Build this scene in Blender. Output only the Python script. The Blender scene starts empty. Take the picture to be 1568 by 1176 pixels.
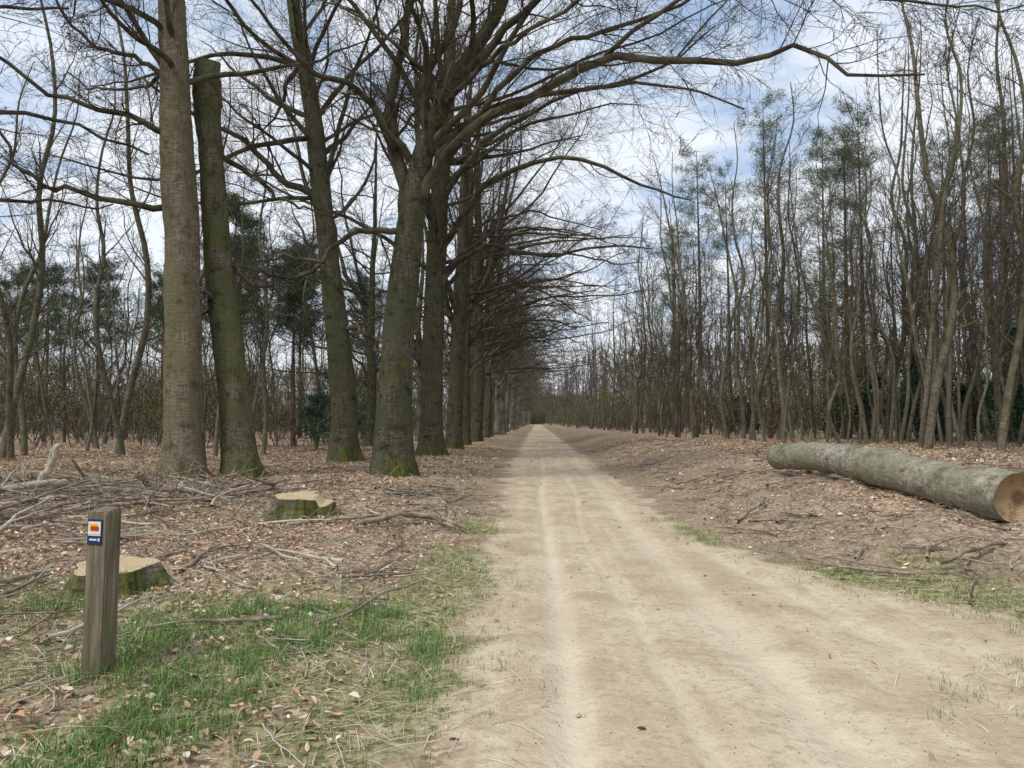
import bpy, math, numpy as np, bmesh
from mathutils import Vector
RNG=np.random.default_rng(7)
scene=bpy.context.scene
D=bpy.data

# ---------------------------------------------------------------- noise
def _h(ix,iy,seed):
    n=(ix.astype(np.int64)*374761393+iy.astype(np.int64)*668265263+seed*974634777)&0x7fffffff
    n=((n^(n>>13))*1274126177)&0x7fffffff
    n=n^(n>>16)
    return (n&0xffff)/65535.0
def vnoise(x,y,seed=0):
    x=np.asarray(x,float);y=np.asarray(y,float)
    ix=np.floor(x);iy=np.floor(y);fx=x-ix;fy=y-iy
    fx=fx*fx*(3-2*fx);fy=fy*fy*(3-2*fy)
    a=_h(ix,iy,seed);b=_h(ix+1,iy,seed);c=_h(ix,iy+1,seed);d=_h(ix+1,iy+1,seed)
    return (a*(1-fx)+b*fx)*(1-fy)+(c*(1-fx)+d*fx)*fy
def fbm(x,y,seed=0,o=4):
    s=0;a=.5;t=0
    for i in range(o):
        s=s+a*vnoise(x*2**i,y*2**i,seed+i*17);t+=a;a*=.5
    return s/t
def sst(a,b,x):
    t=np.clip((x-a)/(b-a),0,1);return t*t*(3-2*t)

# ---------------------------------------------------------------- terrain
def xL(y):
    y=np.asarray(y,float)
    return -0.48-0.45*sst(8,30,y)+(fbm(y*.7,y*0+3,5)-.5)*.35
def xR(y):
    y=np.asarray(y,float)
    return 2.1+.25*np.clip(10.5-np.clip(y,2,100),0,20)**1.25+(fbm(y*.6,y*0+9,8)-.5)*.35
def track(x,y):
    return np.exp(-((x-.15-.05*np.sin(y*.3))/.11)**2)+.8*np.exp(-((x-1.5-.06*np.sin(y*.3+1))/.18)**2)+.6*np.exp(-((x-.75-.1*np.sin(y*.45))/.05)**2)+.5*np.exp(-((x-2.1-(9-y)*.12)/.10)**2)*sst(10,8,y)
def H(x,y):
    x=np.asarray(x,float);y=np.asarray(y,float)
    l=xL(y);r=xR(y)
    dl=l-x;dr=x-r
    near=sst(4,14,y)
    hl=sst(0,2.4,dl)*(.06+.14*near)
    hr=sst(.1,3.2,dr)*(.22+.38*near)
    off=sst(0,1.2,np.maximum(dl,dr))
    n=(fbm(x*.35,y*.35,11)-.5)*.28*sst(.5,5,np.maximum(dl,dr))
    n2=(fbm(x*1.6,y*1.6,21)-.5)*np.where(x>1,.24,.17)*off
    n3=(fbm(x*7,y*7,31,3)-.5)*(.018+.055*off)
    rut=-.045*track(x,y)
    return hl+hr+n+n2+n3+rut*(1-off)
def sand_a(x,y):
    d=np.minimum(x-xL(y),xR(y)-x)
    return sst(-.6,.45,d+(fbm(x*2.2,y*2.2,41)-.5)*.9)
def grass_a(x,y):
    l=xL(y);r=xR(y)
    g=sst(7.2,4.9,y+(x+2.5)*.35)*sst(.15,-.35,x-l)*1.15
    g=np.maximum(g,1.0*sst(15,8,y)*np.exp(-((x-(l-.4))/.55)**2))
    g=np.maximum(g,1.0*sst(15,9,y)*np.exp(-((x-(r+.2))/.42)**2))
    g=np.maximum(g,.6*sst(5.8,4.8,y)*np.exp(-((x-3.1-(y-5)*.3)/.45)**2)*sst(3.2,4.4,y))
    g=np.maximum(g,.5*sst(11,7,y)*sst(.2,.6,x-r)*sst(3,1,x-r))
    g=np.maximum(g,.45*sst(11,5,y)*sst(-4,-2.6,x)*sst(0,-.4,x-l))
    pt=sst(.38,.62,fbm(x*1.1,y*1.1,51))
    return np.clip(g*(.30+1.0*pt),0,1)

def raw_mesh(name,V,F,mats,midx=None,attrs=None,smooth=True):
    V=np.asarray(V,dtype=np.float32)
    me=D.meshes.new(name)
    me.vertices.add(len(V));me.vertices.foreach_set('co',V.ravel())
    if not isinstance(F,list):F=[F]
    F=[np.asarray(f,dtype=np.int32) for f in F if len(f)]
    tot=[np.full(len(f),f.shape[1],dtype=np.int32) for f in F]
    loops=np.concatenate([f.ravel() for f in F]);tot=np.concatenate(tot)
    st=np.concatenate([[0],np.cumsum(tot)[:-1]]).astype(np.int32)
    me.loops.add(len(loops));me.loops.foreach_set('vertex_index',loops)
    me.polygons.add(len(tot));me.polygons.foreach_set('loop_start',st);me.polygons.foreach_set('loop_total',tot)
    if midx is not None: me.polygons.foreach_set('material_index',np.asarray(midx,dtype=np.int32))
    me.polygons.foreach_set('use_smooth',np.full(len(tot),smooth))
    for m in mats: me.materials.append(m)
    if attrs:
        for k,v in attrs.items():
            v=np.asarray(v,dtype=np.float32)
            if v.ndim==1:
                a=me.attributes.new(k,'FLOAT','POINT');a.data.foreach_set('value',v)
            else:
                a=me.attributes.new(k,'FLOAT_COLOR','POINT')
                if v.shape[1]==3:v=np.concatenate([v,np.ones((len(v),1),np.float32)],1)
                a.data.foreach_set('color',v.ravel())
    me.update(calc_edges=True)
    return me
def mesh_obj(name,*a,parent=None,**k):
    me=raw_mesh(name,*a,**k)
    ob=D.objects.new(name,me);scene.collection.objects.link(ob)
    if parent: ob.parent=parent
    return ob

# ---------------------------------------------------------------- materials
class NT:
    def __init__(s,name,rough=.9,spec=.2,diff=True):
        s.m=D.materials.new(name);s.m.use_nodes=True;s.t=s.m.node_tree;s.n=s.t.nodes;s.l=s.t.links
        s.b=s.n['Principled BSDF']
        if diff:
            s.n.remove(s.b);s.b=s.n.new('ShaderNodeBsdfDiffuse');s.ci='Color'
            s.l.new(s.b.outputs[0],s.n['Material Output'].inputs['Surface'])
        else:
            s.ci='Base Color';s.b.inputs['Roughness'].default_value=rough
            s.b.inputs['Specular IOR Level'].default_value=spec
    def N(s,t,**k):
        n=s.n.new(t)
        for a,b in k.items(): setattr(n,a,b)
        return n
    def L(s,a,b): s.l.new(a,b)
    def coord(s,scale=(1,1,1),kind='Object'):
        tc=s.N('ShaderNodeTexCoord');mp=s.N('ShaderNodeMapping');mp.inputs['Scale'].default_value=scale
        s.L(tc.outputs[kind],mp.inputs[0]);return mp.outputs[0]
    def noise(s,scale,detail=4,vec=None,rough=.6,dist=0):
        n=s.N('ShaderNodeTexNoise');n.inputs['Scale'].default_value=scale;n.inputs['Detail'].default_value=detail
        n.inputs['Roughness'].default_value=rough;n.inputs['Distortion'].default_value=dist
        if vec is not None:s.L(vec,n.inputs['Vector'])
        return n.outputs['Fac']
    def ramp(s,fac,stops):
        r=s.N('ShaderNodeValToRGB');e=r.color_ramp.elements
        while len(e)<len(stops):e.new(.5)
        for i,(p,c) in enumerate(stops):
            e[i].position=p;e[i].color=(*c,1) if len(c)==3 else c
        s.L(fac,r.inputs[0]);return r.outputs[0]
    def mix(s,f,a,b,mode='MIX'):
        m=s.N('ShaderNodeMix',data_type='RGBA',blend_type=mode)
        for k,v in ((0,f),(6,a),(7,b)):
            if isinstance(v,(int,float)):m.inputs[k].default_value=v
            elif isinstance(v,tuple):m.inputs[k].default_value=(*v,1)
            else:s.L(v,m.inputs[k])
        return m.outputs[2]
    def math(s,op,a,b=0,c=None,clamp=False):
        m=s.N('ShaderNodeMath',operation=op,use_clamp=clamp)
        for k,v in ((0,a),(1,b),(2,c)):
            if v is None:continue
            if isinstance(v,(int,float)):m.inputs[k].default_value=v
            else:s.L(v,m.inputs[k])
        return m.outputs[0]
    def attr(s,name,o='Fac'):
        a=s.N('ShaderNodeAttribute',attribute_name=name);return a.outputs[o]
    def mapr(s,v,a,b,c=0,d=1):
        m=s.N('ShaderNodeMapRange');m.interpolation_type='SMOOTHSTEP'
        s.L(v,m.inputs[0])
        for i,q in enumerate((a,b,c,d)):m.inputs[i+1].default_value=q
        return m.outputs[0]
    def bump(s,h,strength=.5,dist=.02):
        b=s.N('ShaderNodeBump');b.inputs['Strength'].default_value=strength;b.inputs['Distance'].default_value=dist
        s.L(h,b.inputs['Height']);s.L(b.outputs[0],s.b.inputs['Normal'])
    def col(s,c):
        if isinstance(c,tuple):s.b.inputs[s.ci].default_value=(*c,1)
        else:s.L(c,s.b.inputs[s.ci])

def ground_mat():
    g=NT('ground_soil_sand')
    c=g.coord()
    sand=g.attr('sand');grass=g.attr('grass')
    n1=g.noise(.9,4,c);n2=g.noise(14,3,c,.7);n3=g.noise(90,2,c,.7)
    cs=g.coord((4,.16,1));n4=g.noise(1.0,3,cs,.6)
    sc=g.mix(g.mapr(n1,.3,.7),(.41,.325,.22),(.53,.445,.32))
    sc=g.mix(g.mapr(n4,.42,.66,0,.5),sc,(.60,.515,.385))
    n5=g.noise(1.7,5,c,.7,.5)
    sc=g.mix(g.mapr(n5,.46,.62,0,.65),sc,(.345,.27,.18))
    sc=g.mix(g.math('MULTIPLY',g.mapr(n2,.48,.70),.6),sc,(.30,.235,.155))
    sc=g.mix(g.math('MULTIPLY',g.mapr(n3,.55,.72),.5),sc,(.72,.63,.50))
    sc=g.mix(g.math('MULTIPLY',g.attr('track'),.55),sc,(.66,.57,.43))
    v=g.N('ShaderNodeTexVoronoi');v.inputs['Scale'].default_value=26;g.L(c,v.inputs['Vector'])
    sep=g.N('ShaderNodeSeparateColor');g.L(v.outputs['Color'],sep.inputs[0])
    lc=g.ramp(sep.outputs[0],[(0,(.12,.08,.055)),(.25,(.24,.16,.105)),(.55,(.36,.245,.165)),(.8,(.48,.36,.255)),(1,(.62,.52,.41))])
    soil=g.mix(n2,(.14,.105,.07),(.36,.285,.205))
    lf=g.mapr(g.math('ADD',n1,g.math('MULTIPLY',n2,.35)),.42,.72)
    lit=g.mix(lf,soil,lc)
    lit=g.mix(g.mapr(n5,.52,.66,0,.45),lit,(.17,.165,.10))
    bank=g.attr('bank')
    bc=g.mix(g.mapr(n2,.35,.7),(.19,.145,.10),(.41,.33,.24))
    bc=g.mix(g.mapr(n5,.45,.65,0,.6),bc,(.15,.12,.078))
    lit=g.mix(g.math('MULTIPLY',bank,.65),lit,bc)
    gc=g.mix(g.mapr(n2,.35,.65),(.11,.115,.045),(.33,.30,.17))
    gf=g.mapr(g.math('ADD',grass,g.math('MULTIPLY',g.math('SUBTRACT',n2,.5),.8)),.2,.7)
    col=g.mix(gf,lit,gc)
    e=g.math('ADD',sand,g.math('MULTIPLY',g.math('SUBTRACT',g.noise(3.5,4,c,.7),.5),1.2))
    sf=g.mapr(e,.25,.75)
    col=g.mix(sf,col,sc)
    g.col(col)
    g.bump(n2,.65,.035)
    return g.m
def bark_mat(name,dark,mid,light,green,moss=.5,hz=26,gr=.75):
    g=NT(name)
    c=g.coord();n1=g.noise(1.3,3,c,.6)
    n2=g.noise(1,3,g.coord((7,7,hz)),.65)
    n3=g.noise(1,3,g.coord((26,26,2.2)),.7)
    f=g.math('ADD',g.math('MULTIPLY',n2,.55),g.math('MULTIPLY',n3,.45))
    col=g.ramp(f,[(.36,dark),(.48,mid),(.62,light)])
    col=g.mix(g.mapr(n1,.36,.60,0,gr),col,green)
    blot=g.noise(2.6,4,c,.7)
    col=g.mix(g.mapr(blot,.52,.68,0,.75),col,dark)
    if moss>-1:
        sp=g.N('ShaderNodeSeparateXYZ');g.L(g.coord(),sp.inputs[0])
        zf=g.mapr(sp.outputs[2],0,1.0,.11,0)
        zf2=g.mapr(sp.outputs[2],1.0,9,.06,0)
        m=g.math('ADD',g.math('ADD',g.noise(2.0,5,c,.7),zf),zf2)
        mm=g.mapr(m,.70-.12*moss,.80-.12*moss,0,.85)
        mc=g.mix(g.mapr(n3,.3,.7),(.04,.05,.014),(.14,.15,.04))
        col=g.mix(mm,col,mc)
    g.col(col);g.bump(f,.9,.035)
    return g.m
def plain(name,c1,c2,scale=10,rough=.85,bump=.3,spec=.2,diff=True):
    g=NT(name,rough,spec,diff)
    if scale is None:g.col(c1);return g.m
    n=g.noise(scale,3,g.coord());g.col(g.mix(g.mapr(n,.3,.7),c1,c2))
    if bump:g.bump(n,bump,.01)
    return g.m
def attr_mat(name):
    g=NT(name);g.L(g.attr('col','Color'),g.b.inputs['Color']);return g.m

M_ground=ground_mat()
M_bark=bark_mat('beech_bark',(.07,.055,.038),(.165,.135,.095),(.27,.23,.17),(.142,.132,.076),.25,gr=.75)
M_barkm=bark_mat('mossy_beech_bark',(.045,.040,.025),(.12,.107,.068),(.20,.185,.125),(.10,.105,.050),.9,gr=.9)
M_barkd=bark_mat('dark_beech_bark',(.028,.025,.018),(.082,.073,.052),(.16,.145,.106),(.072,.078,.042),.7,gr=.85)
M_twig=plain('twig_bark',(.085,.070,.055),None,None)
M_limb=plain('limb_bark',(.045,.040,.028),(.13,.118,.083),2.5,.85,.4)
M_thin=bark_mat('slender_bark',(.055,.048,.036),(.14,.123,.093),(.25,.225,.175),(.115,.115,.066),-.2,14)
M_thin2=plain('distant_bark',(.09,.079,.058),(.21,.188,.142),1.5,.9,0)
M_pineb=plain('pine_bark',(.08,.055,.04),(.20,.14,.10),3,.9,0)
M_leaf=attr_mat('leaf_colours');M_fol=attr_mat('foliage_colours')
def cut_mat(name,a,b,c,dr='Z'):
    g=NT(name);cc=g.coord()
    w=g.N('ShaderNodeTexWave',wave_type='RINGS',rings_direction=dr);w.inputs['Scale'].default_value=9;w.inputs['Distortion'].default_value=3
    w.inputs['Detail'].default_value=3;g.L(cc,w.inputs['Vector'])
    col=g.mix(w.outputs['Fac'],a,b);n=g.noise(4,6,cc,.7);col=g.mix(g.mapr(n,.48,.66,0,.8),col,c)
    if dr=='Y':
        ln=g.N('ShaderNodeVectorMath',operation='LENGTH');g.L(cc,ln.inputs[0])
        col=g.mix(g.mapr(g.math('ADD',ln.outputs['Value'],g.math('MULTIPLY',n,.12)),.12,.20,.8,0),col,(.10,.055,.03))
    g.col(col);g.bump(w.outputs['Fac'],.25,.01);return g.m
M_cut=cut_mat('cut_wood',(.42,.32,.19),(.52,.41,.27),(.28,.21,.125))
M_cut2=cut_mat('log_end_wood',(.33,.225,.13),(.39,.275,.165),(.17,.11,.065),'Y')

# ---------------------------------------------------------------- ground & road
def axis(segs):
    return np.concatenate([np.arange(a,b,s) for a,b,s in segs])
gx=np.array([2**i for i in range(0,7)])*12.
xs=np.concatenate([-26-gx[::-1],axis([(-26,-9,.28),(-9,8,.065),(8,26,.28)]),26+gx])
ys=np.concatenate([[-400,-100,-30,-10,-4],axis([(-2,1.5,.3),(1.5,13,.065),(13,40,.22),(40,120,1.2)]),[120,140,170,210,260,330,430,560,800]])
def sheet(name,X,Y,z):
    ny,nx=X.shape
    V=np.stack([X,Y,z],-1).reshape(-1,3)
    i=np.arange(ny*nx).reshape(ny,nx)
    F=np.stack([i[:-1,:-1],i[:-1,1:],i[1:,1:],i[1:,:-1]],-1).reshape(-1,4)
    xf=V[:,0];yf=V[:,1]
    r=xR(yf);l=xL(yf)
    bank=np.maximum(sst(3.8,1.2,xf-r)*(xf>r),sst(2.6,.8,l-xf)*(xf<l)*sst(6,13,yf))
    tr=np.clip(track(xf,yf),0,1)*(.5+fbm(xf*2,yf*.5,91))*sst(40,15,yf)
    return mesh_obj(name,V,F,[M_ground],attrs={'sand':sand_a(xf,yf),'grass':grass_a(xf,yf),'bank':bank,'track':tr})
X,Y=np.meshgrid(xs,ys);sheet('ground',X,Y,H(X,Y))
yr=np.concatenate([axis([(-8,1.5,.5),(1.5,13,.07),(13,40,.3),(40,120,1.5)]),np.arange(120,420,6)])
u=np.linspace(0,1,80)
l=xL(yr)[:,None]-.1;r=xR(yr)[:,None]+.1
Yr=np.repeat(yr[:,None],80,1)
Xr=l+(r-l)*u[None]
edge=np.minimum(u,1-u)[None]*(r-l)
sheet('sand_road',Xr,Yr,H(Xr,Yr)+.006-.03*(1-sst(0,.12,edge)))

# ---------------------------------------------------------------- tube builder
class Geo:
    def __init__(s):s.V=[];s.F=[];s.M=[];s.n=0;s.F3=[];s.M3=[]
    def tubes(s,P,R,sides,mat,cap=False,flare=0,ph=0):
        P=np.asarray(P,float);R=np.asarray(R,float)
        if P.ndim==2:P=P[None];R=R[None]
        B,N,_=P.shape
        T=np.gradient(P,axis=1);T/=np.linalg.norm(T,axis=2,keepdims=True)+1e-9
        mean=P[:,-1]-P[:,0];mean/=np.linalg.norm(mean,axis=1,keepdims=True)+1e-9
        ref=np.where(np.abs(mean[:,2:3])<.8,np.array([[0,0,1.]]),np.array([[1.,0,0]]))
        U=np.cross(T,ref[:,None,:]);U/=np.linalg.norm(U,axis=2,keepdims=True)+1e-9
        W=np.cross(T,U)
        a=np.arange(sides)/sides*2*np.pi
        rr=R[:,:,None]*np.ones(sides)
        if flare:
            z=P[:,:,2:3]-P[:,0:1,2:3]-.15
            lob=.55+.45*np.cos(a*5+ph)*.7+.25*np.cos(a*3+ph*2)
            rr=rr*(1+flare*np.exp(-np.clip(z,0,99)/.38)*lob)
            ang=a[None,None]*np.ones_like(z)
            rr=rr*(1+.15*(fbm(np.cos(ang)*1.6+ph*5+9+z*.25,np.sin(ang)*1.6+z*.8+20,3,4)-.5)*2)
            rr=rr*(1+.04*np.cos(a*4+ph+z*.15))
        Vv=P[:,:,None,:]+rr[...,None]*(np.cos(a)[None,None,:,None]*U[:,:,None,:]+np.sin(a)[None,None,:,None]*W[:,:,None,:])
        idx=np.arange(B*N*sides).reshape(B,N,sides)+s.n
        nx=np.roll(idx,-1,axis=2)
        F=np.stack([idx[:,:-1],nx[:,:-1],nx[:,1:],idx[:,1:]],-1).reshape(-1,4)
        s.V.append(Vv.reshape(-1,3));s.n+=B*N*sides
        s.F.append(F);s.M.append(np.full(len(F),mat))
        if cap:
            for e in (0,-1):
                c=P[0,e];ci=s.n;s.V.append(c[None]);s.n+=1
                ring=idx[0,e];f=np.stack([ring,np.roll(ring,-1),np.full(sides,ci)],-1)
                s.F3.append(f);s.M3.append(np.full(len(f),cap))
    def arr(s,leaf=None,lmat=3):
        V=np.concatenate(s.V);F=np.concatenate(s.F);M=np.concatenate(s.M);C=np.zeros((len(V),3))
        if leaf is not None:
            LV,LF,LCc=leaf
            F=np.concatenate([F,LF+len(V)]);M=np.concatenate([M,np.full(len(LF),lmat)]);V=np.concatenate([V,LV]);C=np.concatenate([C,LCc])
        return V,F,M,C
    def obj(s,name,mats,loc=(0,0,0),link=True):
        F=[np.concatenate(s.F)];M=[np.concatenate(s.M)]
        if s.F3:F.append(np.concatenate(s.F3));M.append(np.concatenate(s.M3))
        me=raw_mesh(name,np.concatenate(s.V),F,mats,np.concatenate(M))
        if not link:return me
        o=D.objects.new(name,me);scene.collection.objects.link(o);o.location=loc
        return o
def catmull(pts,n):
    pts=np.asarray(pts,float);m=len(pts)
    p=np.concatenate([[2*pts[0]-pts[1]],pts,[2*pts[-1]-pts[-2]]])
    t=np.linspace(0,m-1-1e-6,n);i=t.astype(int);f=(t-i)[:,None]
    a,b,c,d=p[i],p[i+1],p[i+2],p[i+3]
    return .5*((2*b)+(-a+c)*f+(2*a-5*b+4*c-d)*f*f+(-a+3*b-3*c+d)*f**3)
def spawn(P,R,L,K,t0,t1,ang,asd,lf,rf,n,wig,trop,rng,rmin=.004,bias=None,tp=.5,rmax=9):
    B,N,_=P.shape
    idx=np.repeat(np.arange(B),K);t=rng.uniform(t0,t1,B*K)
    f=t*(N-1)*.9999;i=f.astype(int);w=(f-i)[:,None]
    A=P[idx,i];Bp=P[idx,i+1];pos=A*(1-w)+Bp*w
    T=Bp-A;T/=np.linalg.norm(T,axis=1,keepdims=True)+1e-9
    rad=R[idx,i]*(1-w[:,0])+R[idx,i+1]*w[:,0]
    v=rng.normal(size=(B*K,3))
    if bias is not None:v+=np.asarray(bias)
    v-=(v*T).sum(1,keepdims=True)*T;v/=np.linalg.norm(v,axis=1,keepdims=True)+1e-9
    a=np.radians(rng.normal(ang,asd,B*K))[:,None]
    d=np.cos(a)*T+np.sin(a)*v
    ln=L[idx]*lf*(1-tp*t)*rng.uniform(.5,1.3,B*K)
    r0=np.minimum(rad*rf*rng.uniform(.5,1.,B*K),rmax)
    out=np.zeros((B*K,n,3));out[:,0]=pos
    seg=(ln/(n-1))[:,None]
    for k in range(1,n):
        d=d+rng.normal(size=d.shape)*wig;d[:,2]+=trop
        d/=np.linalg.norm(d,axis=1,keepdims=True)
        out[:,k]=out[:,k-1]+d*seg
    s=np.linspace(0,1,n)[None]
    Rr=np.maximum(r0[:,None]*(1-.82*s),rmin*(1-.4*s))
    return out,Rr,ln
def plen(P):return np.linalg.norm(np.diff(P,axis=1),axis=2).sum(1)

def crown(g,P,R,L,rng,K=(9,7,5),lf=(.55,.55,.55),bias=None,wig=.17,rmin=.006,t0=.12):
    A,Ra,La=spawn(P,R,L,K[0],t0,1,44,14,lf[0],.42,9,wig,.015,rng,rmin*1.3,bias,rmax=.05)
    g.tubes(A,Ra,4,1)
    B_,Rb,Lb=spawn(A,Ra,La,K[1],.08,1,42,14,lf[1],.5,6,wig,.02,rng,rmin)
    g.tubes(B_,Rb,3,2)
    if K[2]:
        C,Rc,Lc=spawn(B_,Rb,Lb,K[2],.08,1,40,14,lf[2],.7,4,wig,.03,rng,rmin*.8)
        g.tubes(C,Rc,3,2)
def beech(name,trunk,rad,limbs=(),auto=18,autoL=7,at0=.4,seed=1,mats=None,flare=.6,bias=None,link=True,K=(10,8,6),top=True,rmin=.0055,autoang=55,sides=28,arr=False,autor=.11):
    rng=np.random.default_rng(seed)
    base=np.array(trunk[0],float)
    tr=np.array(trunk,float)-base
    tr[0,2]-=.15
    P=catmull(tr,70);R=catmull(np.array(rad)[:,None]*np.ones((1,3)),70)[:,0]
    P[:,:2]+=np.cumsum(rng.normal(size=(70,2))*.014,0)*np.linspace(0,1,70)[:,None]
    g=Geo();g.tubes(P,R,sides,0,flare=flare,ph=seed,cap=(3 if not top else False))
    LP=[];LR=[];LL=[]
    for pts,r0,r1 in limbs:
        q=catmull(np.array(pts,float)-base,18)
        q[1:]+=np.cumsum(rng.normal(size=(17,3))*.08,0)
        LP.append(q);LR.append(r0+(r1-r0)*np.linspace(0,1,18)**.8)
    if LP:
        LP=np.array(LP);LR=np.array(LR);LL=np.minimum(plen(LP),9)
        g.tubes(LP,LR,10,1)
        crown(g,LP,LR,LL,rng,K=(K[0]+6,K[1],K[2]),lf=(.42,.5,.5),t0=.12,rmin=rmin)
    if auto:
        A,Ra,La=spawn(P[None],R[None],np.array([autoL]),auto,at0,.99,autoang,14,1,.42,14,.12,.025,rng,.018,bias,tp=.4,rmax=autor)
        g.tubes(A,Ra,7,1)
        crown(g,A,Ra,La,rng,K=K,rmin=rmin)
    if arr:return g.arr()
    return g.obj(name,mats or [M_bark,M_limb,M_twig,M_cut],tuple(base),link)

def Hh(x,y):return float(H(np.array([x]),np.array([y]))[0])
DM=[M_barkd,M_limb,M_twig,M_cut]
beech('beech_tree',[(-8.31,17.2,Hh(-8.31,17.2)),(-8.36,17.2,2.28),(-8.42,17.2,4.56),(-8.51,17.2,6.84),(-8.66,17.2,9.1),(-8.8,17.2,11.4),(-9.1,17.3,15),(-9.3,17.4,20)],
      [.46,.43,.41,.38,.34,.29,.2,.06],
      [([(-8.5,17.2,6.5),(-9.4,17.0,6.6),(-10.3,16.8,6.75),(-11.3,16.5,7.0),(-12.2,16.2,7.6),(-12.8,16,8.6)],.09,.025),
       ([(-8.6,17.2,8.5),(-9.6,17,8.7),(-10.8,16.6,9.0),(-12.2,16.2,9.8),(-13.5,16,10.4)],.09,.025),
       ([(-8.7,17.2,9.6),(-9.8,16.6,10.2),(-10.9,16.2,10.4),(-12.2,16,11.6)],.07,.025),
       ([(-8.75,17.2,10.4),(-9.6,18.6,11.0),(-10.9,20.2,11.4),(-12.9,21.5,12.2),(-14.5,22,13)],.08,.025)],
      auto=20,autoL=8,at0=.6,seed=3,autor=.08,K=(11,8,6))
beech('beech_tree',[(-16.5,13.5,Hh(-16.5,13.5)),(-16.4,13.5,5),(-16.3,13.5,10),(-16,13.5,20)],[.42,.38,.3,.06],
      [([(-16.4,13.5,6),(-15,14.5,7.6),(-13.5,15.5,8.6),(-11.8,16.5,9.0),(-10.2,17.5,8.9)],.12,.025),
       ([(-16.4,13.5,7.5),(-14.6,14.5,9.6),(-12.8,15.2,10.6),(-10.8,16,11.2)],.12,.025),
       ([(-16.4,13.5,5),(-16,16,6.3),(-15.6,18.5,7.2),(-15.3,21,8.2),(-15.2,24,9)],.12,.025)],auto=10,autoL=8,at0=.45,seed=4,bias=(.5,.5,0),autor=.09)
beech('topped_beech_tree',[(-7.22,18,Hh(-7.22,18)),(-7.43,18,2.0),(-7.7,18,4.2),(-7.95,18,6.3),(-8.1,18,8.7),(-8.15,18,9.8),(-8.12,18,10.6)],
      [.43,.37,.335,.30,.29,.33,.27],
      [([(-8.05,18,8.3),(-7.4,18.2,8.0),(-6.6,18.6,7.3),(-5.9,19,6.9)],.08,.02),
       ([(-7.8,18,5.6),(-7.0,18.1,5.0),(-6.2,18.3,4.6),(-5.4,18.6,4.3)],.06,.02),
       ([(-7.75,18,4.3),(-8.05,17.8,4.45),(-8.2,17.7,4.75)],.13,.05)],
      auto=0,seed=5,mats=[M_barkm,M_limb,M_twig,M_barkd],top=False,K=(0,4,3))
beech('beech_tree',[(-6.95,26.5,Hh(-6.95,26.5)),(-7.0,26.5,2.65),(-7.3,26.5,5.7),(-7.58,26.5,8.0),(-8.0,26.5,11.1),(-8.5,26.5,14.4),(-8.95,26.5,16.7),(-9.8,26.5,23)],
      [.53,.47,.40,.36,.33,.29,.24,.06],
      [([(-7.8,26.5,9.7),(-9,26,10.5),(-10.3,25.5,11.3),(-11.5,25,11.6),(-13.5,25,13)],.15,.04),
       ([(-7.3,26.5,5.0),(-6.4,26,4.6),(-5.8,25.6,3.9),(-5.2,25.4,3.5)],.11,.04),
       ([(-7.5,26.5,7.4),(-8.6,26,6.5),(-9.8,25.6,6.8),(-11,25,6.2)],.10,.03)],
      auto=24,autoL=10,at0=.4,seed=8,mats=DM)
beech('beech_tree',[(-3.72,19,Hh(-3.72,19)),(-3.67,19,2.35),(-3.52,19,4.5),(-3.36,19,6.2),(-3.19,19,7.7),(-2.8,19,9.2),(-2.2,19,10.6),(-1.54,19,11.6),(-.9,19,12.8),(.2,19,16)],
      [.50,.44,.40,.37,.32,.26,.21,.18,.15,.05],
      [([(-3.2,19,7.3),(-2.25,18.6,8.65),(-1.3,18,9.35),(0,17.5,9.6),(1.57,16.5,9.9),(3.2,16,9.7),(4.6,15.5,9.27),(5.4,15,9.4),(6.1,14.5,8.7),(7.15,14,8.5)],.17,.02),
       ([(-3.4,19,6.4),(-3.7,19.1,8.5),(-3.9,19.2,10.5),(-3.7,19.3,13),(-3.5,19.4,18)],.25,.06),
       ([(-3.5,19,6.6),(-4.4,18.6,6.2),(-5.4,18.2,5.3),(-6.2,18,5.4),(-7,17.8,5.2)],.09,.03),
       ([(-2.8,19,9.2),(-3.0,19,11),(-2.4,19,13),(-1.8,19,17)],.17,.05),
       ([(-2.2,19,10.6),(-.6,18,11.6),(1.2,17,12.2),(3,16,12.0),(5,15,12.6)],.13,.03),
       ([(-1.3,18,9.35),(.5,17.6,10.6),(2.6,17,10.9),(4.8,16.5,11.4),(6.8,16,11.0)],.08,.02),
       ([(1.57,16.5,9.9),(3.4,15.2,10.5),(5.6,14.2,10.2),(7.6,13.4,9.5),(9.2,13,9.3)],.06,.015),
       ([(-2.5,19,9.8),(-.9,17,10.2),(.8,15.6,10.1),(2.2,14.4,9.7)],.08,.02),
       ([(-3.3,19,8.4),(-4.5,18,9.6),(-5.6,17,10.0),(-6.6,16,11.4)],.12,.03)],
      auto=20,autoL=9,at0=.5,seed=12,mats=DM,bias=(.3,-.3,0))
beech('beech_tree',[(-4.44,31,Hh(-4.44,31)),(-4.4,31,4),(-4.3,31,8),(-4.1,31,12),(-3.9,31,16.5),(-3.7,31,23)],
      [.52,.46,.42,.36,.27,.06],
      [([(-4.2,31,8.5),(-3,30,9.8),(-1.7,29,11.2),(.8,28,11.9),(3.5,27.5,11),(5.6,27,10.2)],.18,.03),
       ([(-4.2,31,7),(-3.2,30.4,8.6),(-1.9,30,9.0),(.5,29.5,8.6),(2.6,29,9),(4.8,29,8.7)],.14,.03),
       ([(-4.2,31,10.5),(-2.6,30,12.8),(-.6,29,14),(2.0,28,14.6),(4.9,27,14.2),(7.6,26.5,13)],.14,.03),
       ([(-4.3,31,9),(-5,30.5,12),(-5.2,30.5,15),(-5,30,20)],.24,.05)],
      auto=24,autoL=10,at0=.32,seed=15,mats=DM,bias=(.5,0,0))

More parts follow.
